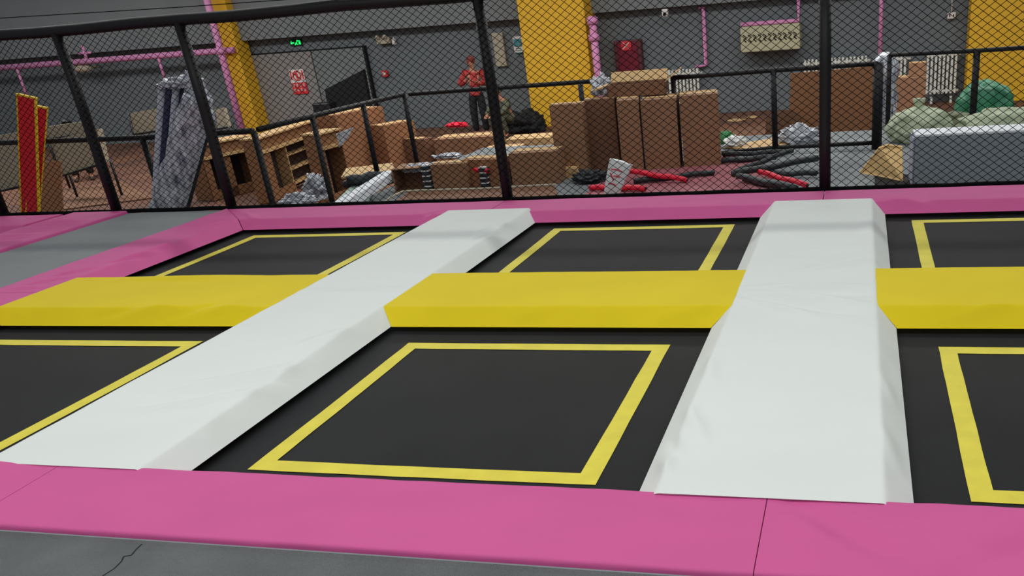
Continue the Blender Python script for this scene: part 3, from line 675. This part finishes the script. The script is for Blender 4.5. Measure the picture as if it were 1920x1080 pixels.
# a torn white sheet draped on the cabinet
pts = [ony(u, v, 9.6) for u, v in ((630, 252), (662, 240), (650, 262), (636, 277))]
o = MB().prism(pts, (0, .03, .01)).build('torn_sheet', 'plastic_clear'); tag(o, 'torn white plastic sheet caught on the edge of the big orange box', 'plastic sheet')
clump((790, 318), ZP+.2, (.2, .12, .05), 'plastic_clear', 'thin crumpled plastic lying over the open low box', seed=21, rough=.6).location.z = .03
clump((840, 295), -.45, (.22, .12, .04), 'plastic_clear', 'pale plastic lying on the wide brown floor box', seed=22, rough=.6)
o = lump('red_bundle', (ony(858, 243, 13.9).x, 13.9, -.455), (.22, .1, .06), 'foam_red', 'small bright red bundle lying on the wide floor box', 'bundle', seed=23, rough=.4)
# white bar, mint sheet, black tarp
a, b = onz(640, 372, .02), onz(722, 332, .02)
d, n, L = frame2(a, b); R = Matrix((d, n, Vector((0, 0, 1)))).transposed(); c = (a+b)/2; tilt = R @ Matrix.Rotation(-.05, 3, 'Y')
o = MB().box((c.x, c.y, -.02), (L+.3, .13, .10), tilt, bev=.012).build('foam_bar', 'foam_white'); tag(o, 'long white foam bar lying at a slant just behind the net', 'foam bar')
o = MB().prism([onz(u, v, -.14) for u, v in ((628, 382), (660, 352), (705, 345), (690, 384))], (0, 0, .02)).build('mint_sheet', 'sheet_mint'); tag(o, 'pale mint plastic sheet on the platform under the white bar', 'sheet')
t = empty('rolled_tarp', onz(690, 342, -.12)); tag(t, 'black rolled tarp with loose ends behind the white bar', 'tarp')
for k, (ua, va, ub, vb, z) in enumerate(((645, 346, 742, 336, -.10), (650, 338, 735, 326, -.04))):
    A_, B_ = onz(ua, va, z), onz(ub, vb, z); MB().tube([A_.lerp(B_, i/6)+Vector((0, 0, .01*sin(i*2+k))) for i in range(7)], [.04, .055, .05, .058, .05, .055, .03], 12).build('roll', 'foam_black', t, smooth=True)
# pale bent pipe along the platform edge
pts = [onz(u, v, -.05) for u, v in ((716, 384), (735, 368), (756, 359), (790, 357), (900, 354), (1042, 346))]
o = MB().tube(pts, .011, 8).build('bent_rod', 'panel_beige', None, smooth=True); tag(o, 'pale thin rod bent at the left end, lying in front of the boxes', 'rod')
o = MB().prism([onz(u, v, ZP+.004) for u, v in ((735, 385), (770, 362), (1040, 352), (1050, 378))], (0, 0, .02)).build('flat_carton', 'cardboard_dark'); tag(o, 'flat dark carton under the bent rod', 'cardboard')
# stacked black trays
for (u, v, k_, lb) in ((806, 358, 5, 'little stack of black and white clips left of the small square box'), (912, 352, 4, 'little stack of black and white clips against the leaning post'), (1030, 340, 3, 'stack of flat black trays at the foot of the squat box')):
    p = onz(u, v, ZP); t = empty('clip_stack', (p.x, p.y, ZP)); tag(t, lb, 'stack')
    wdt = .09 if k_ > 3 else .26
    for i in range(k_):
        MB().box((p.x, p.y, ZP+.03+.055*i), (wdt, .08, .035), bev=.006).build('tray', 'foam_black', t)
        MB().box((p.x, p.y, ZP+.0555+.055*i), (wdt*.9, .07, .012)).build('spacer', 'paper_white', t)

# foam tubes
def ftube(u0, v0, u1, v1, z, r, m, label, z2=None, grp=None, z_above=0):
    a, b = onz(u0, v0, z+r), onz(u1, v1, (z2 if z2 is not None else z)+r); t = empty('foam_tube', (a.x, a.y, z)); tag(t, label, 'foam tube', grp)
    pts = [a.lerp(b, i/8)+Vector((0, 0, .006*sin(i*1.3))) for i in range(9)]
    MB().tube(pts, r, 14).build('sleeve', m, t, smooth=True)
    d = (b-a).normalized(); MB().tube([b-d*.01, b+d*.012], r*.55, 12).build('inner_core', 'steel_black', t, smooth=True)
GT = 'loose black foam tubes on the platform'; GR = 'loose red foam tubes on the platform'; zf = ZP+.018
ftube(1182, 321, 1288, 337, zf+.09, .026, 'foam_red', 'red foam tube poking right out of the white bag', z2=zf, grp=GR)
ftube(1106, 352, 1210, 353, zf, .028, 'foam_red', 'red foam tube lying nearest the net under the white bag', grp=GR)
ftube(1424, 322, 1513, 347, zf+.05, .026, 'foam_red', 'red foam tube slanting out of the black tube pile', z2=zf, grp=GR)
ftube(885, 318, 915, 320, .0, .026, 'foam_red', 'short red foam tube on the platform left of the leaning post', grp=GR)
ftube(1188, 340, 1338, 323, zf, .028, 'foam_black', 'black foam tube behind the red tube in front of the tall boxes', grp=GT)
ftube(1355, 290, 1478, 284, zf, .028, 'foam_black', 'black foam tube at the back of the pile below the railing', grp=GT)
ftube(1352, 302, 1455, 294, zf, .030, 'foam_black', 'black foam tube second from the back of the pile', grp=GT)
ftube(1378, 322, 1486, 281, zf, .026, 'foam_black', 'black foam tube pointing up across the pile', z2=zf+.12, grp=GT)
ftube(1374, 326, 1532, 296, zf+.06, .034, 'foam_black', 'thick black foam tube lying across the middle of the pile', grp=GT)
ftube(1440, 326, 1532, 324, zf, .028, 'foam_black', 'black foam tube pointing level towards the tall right post', grp=GT)
ftube(1384, 330, 1492, 352, zf+.06, .030, 'foam_black', 'black tube put in for the shadow nearest the net in the pile', grp=GT)  # added black tube, stands in for a dark shadow on the mat
ftube(1395, 336, 1462, 352, zf, .026, 'foam_black', 'short black foam tube tucked beside the red mat edge', grp=GT)
ftube(870, 314, 912, 306, -.02, .03, 'foam_black', 'short black foam tube on the small boxes left of the leaning post', grp=GT)
# white bag with red print
pts = [onz(1132, 366, ZP+.02), onz(1160, 368, ZP+.02)]
Yg = pts[0].y+.02
B_ = [ony(u, v, Yg) for u, v in ((1132, 364), (1160, 366), (1168, 345), (1184, 311), (1165, 303), (1143, 298), (1139, 318), (1135, 342))]
t = empty('paper_bag', (B_[0].x+.05, Yg, ZP)); tag(t, 'white bag with red print standing crumpled over the red tubes', 'bag')
mb = MB(); nb = len(B_)
for k, off in enumerate((0, .05)):
    for i, q in enumerate(B_): mb.v.append(q+Vector((0, off, 0)))
cf = sum(B_, Vector())/nb+Vector((0, -.03, 0)); cb = sum(B_, Vector())/nb+Vector((0, .08, 0)); mb.v += [cf, cb]
for i in range(nb): j = (i+1) % nb; mb.f += [(i, j, 2*nb), (nb+i, nb+j, 2*nb+1), (i, j, nb+j, nb+i)]
mb.build('bag_sheet', 'paper_white', t)
pm = MB()
for u0, v0, u1, v1 in ((1146, 317, 1166, 322), (1144, 324, 1150, 338), (1150, 330, 1162, 333), (1140, 344, 1154, 347)):
    a, b = ony(u0, v0, Yg-.032), ony(u1, v1, Yg-.032); pm.tube([a, (a+b)/2+Vector((0, -.002, .008)), b], .006, 5)
pm.build('print', 'print_red', t)

# ------------------------------------------------------------------ wooden cabinets
def cabinet(uv1, uv2, zt_, depth, label, bays, overhang=True):
    p, q = onz(*uv1, zt_), onz(*uv2, zt_); d, n, L = frame2(Vector((p.x, p.y, 0)), Vector((q.x, q.y, 0))); R = Matrix((d, n, Vector((0, 0, 1)))).transposed(); zb_ = -.99; H = zt_-zb_
    base = Vector((p.x, p.y, 0)); c = base+d*L/2+n*depth/2; t = empty('wooden_cabinet', (c.x, c.y, zb_)); tag(t, label, 'cabinet', 'unfinished wooden counters behind the railing')
    def at(x, y, z): return base+d*x+n*y+Vector((0, 0, zb_+z))
    T = .03
    MB().box(at(L/2, depth/2, H-T/2), (L+.04, depth+.04, T), R, bev=.004).build('worktop', 'wood_edge', t)
    MB().box(at(L/2, .0, H-.23), (L-.01, .07, .045), R).build('rail', 'wood_edge', t)
    MB().box(at(L/2, .05, H-.13), (L-.02, .02, .2), R).build('fascia', 'wood_cabinet', t)
    MB().box(at(L/2, depth-.02, H/2-.02), (L-.02, .02, H-.06), R).build('back_panel', 'wood_shaded', t)
    for x in (.015, L-.015): MB().box(at(x, depth/2, H/2-T/2), (T, depth, H-T), R).build('side_panel', 'wood_cabinet', t)
    for kind, x0, x1 in bays:
        x0 *= L; x1 *= L
        if kind == 'panel': MB().box(at((x0+x1)/2, .02, (H-.26)/2), (x1-x0, .025, H-.27), R).build('front_panel', 'wood_cabinet', t)
        if kind == 'shelf':
            MB().box(at(x0, depth/2, (H-.26)/2), (.03, depth-.06, H-.27), R).build('divider', 'wood_edge', t)
            for z in (.12, .36, .60): MB().box(at((x0+x1)/2, depth/2, z), (x1-x0-.03, depth-.08, .02), R).build('shelf', 'wood_edge', t)
        if kind == 'plinth': MB().box(at((x0+x1)/2, .02, .08), (x1-x0, .025, .16), R).build('plinth', 'wood_cabinet', t)
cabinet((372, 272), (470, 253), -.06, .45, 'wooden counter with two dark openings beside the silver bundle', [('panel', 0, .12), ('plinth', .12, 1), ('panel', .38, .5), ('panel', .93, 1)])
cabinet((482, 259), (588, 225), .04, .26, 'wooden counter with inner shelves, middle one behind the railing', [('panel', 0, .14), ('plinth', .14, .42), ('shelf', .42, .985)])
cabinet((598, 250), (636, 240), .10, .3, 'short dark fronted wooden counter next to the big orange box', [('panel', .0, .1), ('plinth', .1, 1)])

# ------------------------------------------------------------------ left side: boards, bundle, beige furniture
def lean(uvb, uvt, Yb_, Yt_, wpx, th, m, name, label, cat, zb_=-.98, edge=None, yaw=0):
    top = ony(*uvt, Yt_); bot = ony(*uvb, Yb_); d = (top-bot).normalized()
    k = (zb_-bot.z)/d.z; bot = bot+d*k; side = Vector((cos(yaw), sin(yaw), 0)); side = (side-d*side.dot(d)).normalized(); nrm = side.cross(d).normalized()
    L = (top-bot).length; R = Matrix((side, nrm, d)).transposed(); c = (top+bot)/2
    t = empty(name, bot); tag(t, label, cat, 'red padded boards with yellow edges' if edge else None)
    MB().box(c, (wpx, th, L), R, bev=.008).build('panel', m, t)
    if edge:
        e = MB()
        for s_ in (-1, 1): e.box(c+side*s_*(wpx/2+.005), (.014, th+.008, L), R, bev=.005)
        e.box(top+d*.008, (wpx+.03, th+.012, .02), R, bev=.005); e.build('edge_piping', edge, t)
    return t
lean((57, 390), (50, 182), 4.72, 4.82, .150, .03, 'board_red', 'padded_board', 'front red padded board with yellow edges standing at the far left', 'board', edge='board_yellow', yaw=.3)
lean((66, 330), (76, 202), 4.80, 4.90, .10, .03, 'board_red', 'padded_board', 'shorter red padded board with yellow edges behind the front one', 'board', edge='board_yellow', yaw=.9)
lean((94, 390), (90, 302), 5.3, 5.5, .30, .02, 'cardboard_orange', 'cardboard_strip', 'upright orange brown cardboard strip beside the red boards', 'cardboard', yaw=.2)
# silver wrapped bundle of tubes
t = empty('tube_bundle', ony(315, 392, 4.7)); t.location.z = -.98; tag(t, 'bundle of long tubes wrapped in silver plastic leaning behind the net', 'bundle')
def seg(uvb, uvt, Yb_, Yt_, r, m, nm, n=14, rough=0, seed=0, top_close=True):
    top = ony(*uvt, Yt_); bot = ony(*uvb, Yb_); d = (top-bot).normalized(); bot = bot+d*((-.97-bot.z)/d.z)
    k = 26; pts = [bot.lerp(top, i/k) for i in range(k+1)]; mb = MB().tube(pts, r, n)
    if rough:
        for v in mb.v: 
            a_ = (v-bot).dot(d); cen = bot+d*a_; off = v-cen; kk = 1+rough*noise.noise(Vector((off.x*30+seed, off.y*30, a_*5)))+rough*.6*noise.noise(Vector((off.x*60, off.y*60+seed, a_*14))); v.xyz = cen+off*kk
    mb.build(nm, m, t, smooth=True)
seg((292, 392), (306, 158), 4.62, 4.70, .040, 'tube_highlight', 'tube')
seg((300, 392), (319, 156), 4.60, 4.66, .036, 'tube_navy', 'tube')
seg((310, 392), (331, 154), 4.62, 4.68, .034, 'tube_highlight', 'tube')
seg((316, 392), (344, 152), 4.66, 4.74, .038, 'tube_navy', 'tube')
seg((326, 392), (358, 150), 4.68, 4.76, .040, 'tube_highlight', 'tube')
seg((334, 392), (372, 154), 4.70, 4.78, .040, 'tube_navy', 'tube')
seg((303, 392), (366, 182), 4.52, 4.58, .095, 'plastic_silver', 'silver_wrap', 22, .38, 1)
seg((324, 392), (380, 178), 4.56, 4.62, .085, 'plastic_silver', 'silver_wrap', 22, .34, 5)
seg((338, 392), (390, 205), 4.62, 4.66, .045, 'tube_highlight', 'tube')
seg((348, 392), (396, 215), 4.66, 4.70, .034, 'foam_black', 'tube')
lump('silver_wrap', ony(340, 158, 4.70)-Vector((0, 0, .03)), (.20, .11, .06), 'plastic_silver', '', '', seed=31, rough=.35, parent=t, fold=.15)
lump('silver_wrap', ony(377, 205, 4.68)-Vector((0, 0, .16)), (.10, .08, .30), 'plastic_silver', '', '', seed=33, rough=.3, parent=t, fold=.15)
# beige chunky furniture behind the left railing
def beige(uvs, Y, th, label, legs=True, name='upturned_table'):
    pts = [ony(u, v, Y) for u, v in uvs]; c = sum(pts, Vector())/len(pts); t = empty(name, (c.x, Y, -1)); tag(t, label, 'table', 'beige table tops tipped on their side')
    MB().prism(pts, (0, th, 0)).build('table_top', 'panel_beige', t)
    if legs:
        f_ = Vector((0, -.03, 0)); ring = [pts[0]+f_, pts[3]+f_, pts[2]+f_]
        MB().tube(ring, .022, 8).build('frame', 'steel_black', t, smooth=True)
        for q in pts[2:]: MB().tube([q+Vector((0, th+.02, .05)), Vector((q.x, Y+th+.02, -.98))], .022, 8).build('leg', 'steel_black', t, smooth=True)
beige(((92, 264), (182, 242), (196, 306), (118, 330)), 10.6, .12, 'beige table tipped on its side below the dark haired head')
beige(((84, 238), (158, 228), (163, 250), (88, 262)), 11.6, .1, 'narrow beige table top right behind the red boards', legs=True)
beige(((-30, 258), (36, 248), (38, 350), (-30, 366)), 9.5, .1, 'beige table tipped on its side at the left edge of the picture')
beige(((243, 212), (312, 200), (316, 242), (252, 252)), 12.2, .1, 'beige table top tipped up left of the silver bundle')
beige(((372, 212), (418, 202), (428, 238), (384, 246)), 12.6, .1, 'beige table top tipped up between the bundle and the narrow column')

# ------------------------------------------------------------------ people
def skin_obj(name, chains, m, parent, base, root=0, sub=2):
    # chains: list of lists of (x, y, z, r); equal points are shared, first point is the root
    vs = []; rs = []; es = []; idx = {}
    for ch in chains:
        prev = None
        for (x, y, z, r) in ch:
            k = (round(x, 4), round(y, 4), round(z, 4))
            if k not in idx: idx[k] = len(vs); vs.append((x, y, z)); rs.append(r)
            i = idx[k]
            if prev is not None and prev != i: es.append((prev, i))
            prev = i
    me = bpy.data.meshes.new(name); me.from_pydata(vs, es, []); o = bpy.data.objects.new(name, me); COL.objects.link(o)
    md = o.modifiers.new('skin', 'SKIN'); md.use_smooth_shade = True; md.branch_smoothing = .6
    for i, sv in enumerate(me.skin_vertices[0].data): sv.radius = (rs[i], rs[i]); sv.use_root = (i == root)
    s2 = o.modifiers.new('sub', 'SUBSURF'); s2.levels = sub; s2.render_levels = sub
    me.materials.append(MATS[m]); o.parent = parent
    return o
def hand(w, dirv, palm_n, side):
    # w: wrist; returns finger chains; dirv: pointing direction
    w = Vector(w); d = Vector(dirv).normalized(); nn = Vector(palm_n).normalized(); s_ = d.cross(nn).normalized()*side
    palm = w+d*.05; out = [[(*w, .024), (*palm, .026)]]
    for i, (o_, L) in enumerate(((-.027, .060), (-.009, .075), (.009, .070), (.027, .055))):
        k = w+d*.085+s_*o_; a = k+d*L*.5+nn*.012; b = k+d*L*.85+nn*.035
        out.append([(*palm, .026), (*k, .0105), (*a, .009), (*b, .008)])
    k = w+d*.035-s_*.035; out.append([(*palm, .026), (*k, .012), (*(k+d*.035-s_*.012+nn*.01), .010), (*(k+d*.055-s_*.010+nn*.02), .008)])
    return out
def person(loc, rz, J, top_m, leg_m, label, hair=True, hair_m='hair_black', shoe=True):
    t = empty('person', loc); t.rotation_euler = (0, 0, rz); tag(t, label, 'person')
    g = lambda k: J[k]
    pel, chest, neck, head = g('pelvis'), g('chest'), g('neck'), g('head')
    body = [[(*pel, .13), (*[(pel[i]+chest[i])/2 for i in range(3)], .12), (*chest, .15), (*neck, .055), (*[(neck[i]+head[i])/2 for i in range(3)], .06), (*head, .088), (head[0], head[1], head[2]+.06, .075)],
            [(*head, .088), (head[0], head[1]-.085, head[2]-.015, .018)]]
    jac = [[(pel[0], pel[1], pel[2]-.06, .165), (*pel, .16), (*[(pel[i]+chest[i])/2 for i in range(3)], .14), (*chest, .17), (chest[0], chest[1], (chest[2]+neck[2])/2, .12), (*neck, .07)]]
    tro = [[(*pel, .16), (pel[0], pel[1], pel[2]+.12, .145)]]
    for s_ in ('l', 'r'):
        sh, el, wr = g('sh'+s_), g('el'+s_), g('wr'+s_); hp, kn, an = g('hp'+s_), g('kn'+s_), g('an'+s_)
        body.append([(*chest, .15), (*sh, .058), (*el, .042), (*wr, .028)]); sd = 1 if s_ == 'l' else -1
        dirv = Vector(wr)-Vector(el); body += [[(*wr, .028)]+c_[1:] if i == 0 else c_ for i, c_ in enumerate(hand(wr, dirv, J.get('palm', (0, -1, 0)), sd))]
        body.append([(*pel, .13), (*hp, .088), (*kn, .055), (*an, .04), (an[0], an[1]-.12, an[2]-.05, .032)])
        jac.append([(*chest, .17), (*sh, .092), (*el, .074), (*Vector(el).lerp(Vector(wr), .9), .056)])
        tro.append([(*pel, .16), (*hp, .115), (*kn, .088), (*Vector(kn).lerp(Vector(an), .92), .075)])
        if shoe:
            q = Vector(an); MB().tube([q+Vector((0, .06, -.045)), q+Vector((0, .0, -.035)), q+Vector((0, -.1, -.055)), q+Vector((0, -.18, -.062))], [.035, .05, .045, .028], 12).add([], []).build_local('shoe', 'shoe_brown', t)
    skin_obj('body', body, 'skin', t, loc); skin_obj('jacket', jac, top_m, t, loc); skin_obj('trousers', tro, leg_m, t, loc)
    H = Vector(head)+Vector((0, 0, .035))
    if hair:
        bm = bmesh.new(); bmesh.ops.create_icosphere(bm, subdivisions=4, radius=1); mb = MB()
        for v in bm.verts:
            p = v.co; k = 1+.05*noise.noise(p*4); q = Vector((p.x*.098, p.y*.112, p.z*.115))*k
            if p.y < -.35 and p.z < .45: q *= .72
            if p.z < -.45: q *= .8
            mb.v.append(H+Vector((0, .014, .012))+q)
        bm.verts.index_update(); mb.f = [tuple(v.index for v in f.verts) for f in bm.faces]; bm.free(); mb.build_local('hair', hair_m, t)
    f = Vector(head)+Vector((0, -.084, .012)); ey = MB()
    for s_ in (-.032, .032): ey.box(f+Vector((s_, 0, .012)), (.022, .01, .009), bev=.002)
    ey.build_local('eyes', 'dark', t); MB().box(f+Vector((0, .004, -.062)), (.04, .01, .008), bev=.002).build_local('mouth', 'shirt_maroon', t)
    er = MB()
    for s_ in (-.09, .09): er.box(Vector(head)+Vector((s_, .005, .01)), (.014, .03, .05), bev=.005)
    er.build_local('ears', 'skin', t)
    return t
def build_local(s, name, m, parent):
    me = bpy.data.meshes.new(name); me.from_pydata([tuple(v) for v in s.v], [], s.f); me.update(); o = bpy.data.objects.new(name, me); COL.objects.link(o)
    bm = bmesh.new(); bm.from_mesh(me); bmesh.ops.recalc_face_normals(bm, faces=bm.faces); bm.to_mesh(me); bm.free()
    for q in me.polygons: q.use_smooth = True
    me.materials.append(MATS[m]); o.parent = parent; return o
MB.build_local = build_local
# figures face -Y in their own frame
standing = dict(pelvis=(0, 0, .95), chest=(0, .01, 1.28), neck=(0, .01, 1.47), head=(0, -.03, 1.60), palm=(0, -.3, 1),
    shl=(.19, .01, 1.40), ell=(.30, .02, 1.14), wrl=(.12, -.22, 1.20), shr=(-.19, .01, 1.40), elr=(-.33, .03, 1.16), wrr=(-.12, -.24, 1.26),
    hpl=(.10, 0, .88), knl=(.11, -.02, .48), anl=(.12, .02, .09), hpr=(-.10, 0, .88), knr=(-.11, -.02, .48), anr=(-.12, .02, .09))
q = onz(893, 248, -.98)
q = ony(893, 180, 16.4)
person((q.x, 16.4, -1.0), .25, standing, 'jacket_red', 'trousers_black', 'person in red jacket and black trousers standing behind boxes, hands raised to chest', hair=True, hair_m='hair_red')
crouch = dict(pelvis=(0, .12, .42), chest=(0, -.02, .72), neck=(0, -.08, .88), head=(0, -.13, 1.0), palm=(0, 0, -1),
    shl=(.18, -.03, .82), ell=(.24, -.22, .60), wrl=(.12, -.42, .55), shr=(-.18, -.03, .82), elr=(-.24, -.22, .60), wrr=(-.12, -.42, .55),
    hpl=(.10, .08, .40), knl=(.17, -.30, .50), anl=(.14, -.14, .09), hpr=(-.10, .08, .40), knr=(-.17, -.30, .50), anr=(-.14, -.14, .09))
q = ony(946, 215, 16.0)
person((q.x, 16.0, -1.0), -.4, crouch, 'camouflage', 'camouflage', 'person in olive camouflage clothes crouching right behind the leaning net post')
o = lump('cloth_bundle', (ony(985, 228, 16.8).x, 16.8, -1.0), (.42, .3, .30), 'trousers_black', 'dark heap of cloth on the floor left of the wide yellow column', 'heap', seed=41, rough=.4, fold=.1)
sit = dict(pelvis=(0, .1, .45), chest=(0, .02, .80), neck=(0, -.05, .98), head=(0, -.12, 1.08), palm=(0, 0, -1),
    shl=(.18, .0, .90), ell=(.25, -.12, .65), wrl=(.15, -.35, .60), shr=(-.18, .0, .90), elr=(-.25, -.12, .65), wrr=(-.15, -.35, .60),
    hpl=(.10, .05, .43), knl=(.14, -.36, .46), anl=(.14, -.34, .09), hpr=(-.10, .05, .43), knr=(-.14, -.36, .46), anr=(-.14, -.34, .09))
q = ony(124, 224, 12.9); zh = q.z
person((q.x, 12.9, -1.0), .7, sit, 'shirt_maroon', 'trousers_black', 'dark haired person sitting behind the beige tables, only the head showing')
st_ = empty('stool', (q.x+.02, 13.02, -1.0)); st_.location.z = -1; tag(st_, 'small dark stool under the sitting person', 'stool')
MB().box((q.x-.02, 13.06, -.78), (.32, .32, .03), bev=.01).build('seat', 'steel_black', st_)
for sx in (-1, 1):
    for sy in (-1, 1): MB().tube([(q.x-.06+sx*.13, 13.06+sy*.13, -.79), (q.x-.06+sx*.15, 13.06+sy*.15, -1)], .015, 8).build('leg', 'steel_black', st_, smooth=True)

t = MB().tube([ony(-120, 44, NY), ony(0, 34, NY), ony(330, 14, NY), ony(640, -8, NY)], .0035, 6).build('cable', 'net_cord', None, smooth=True)
tag(t, 'thin dark cable strung just above the top rail of the net', 'cable')
for k, (u, v, w_) in enumerate(((1570, 204, .16), (1585, 213, .12), (1380, 226, .15), (1410, 220, .12))):
    p = onz(u, v, -.99); pts = [p+Vector((cos(a)*w_*(1+.5*sin(a*2+k)), sin(a)*w_*1.4, 0)) for a in (0, 1.1, 2.2, 3.3, 4.4, 5.3)]
    if u > 1500: continue
    o = MB().prism(pts, (0, 0, .02)).build('cardboard_scrap', 'cardboard_light'); tag(o, ('larger pale cardboard scrap on the floor at the foot of the back wall', 'smaller pale cardboard scrap on the floor left of the upright sheet')[k-2], 'cardboard')
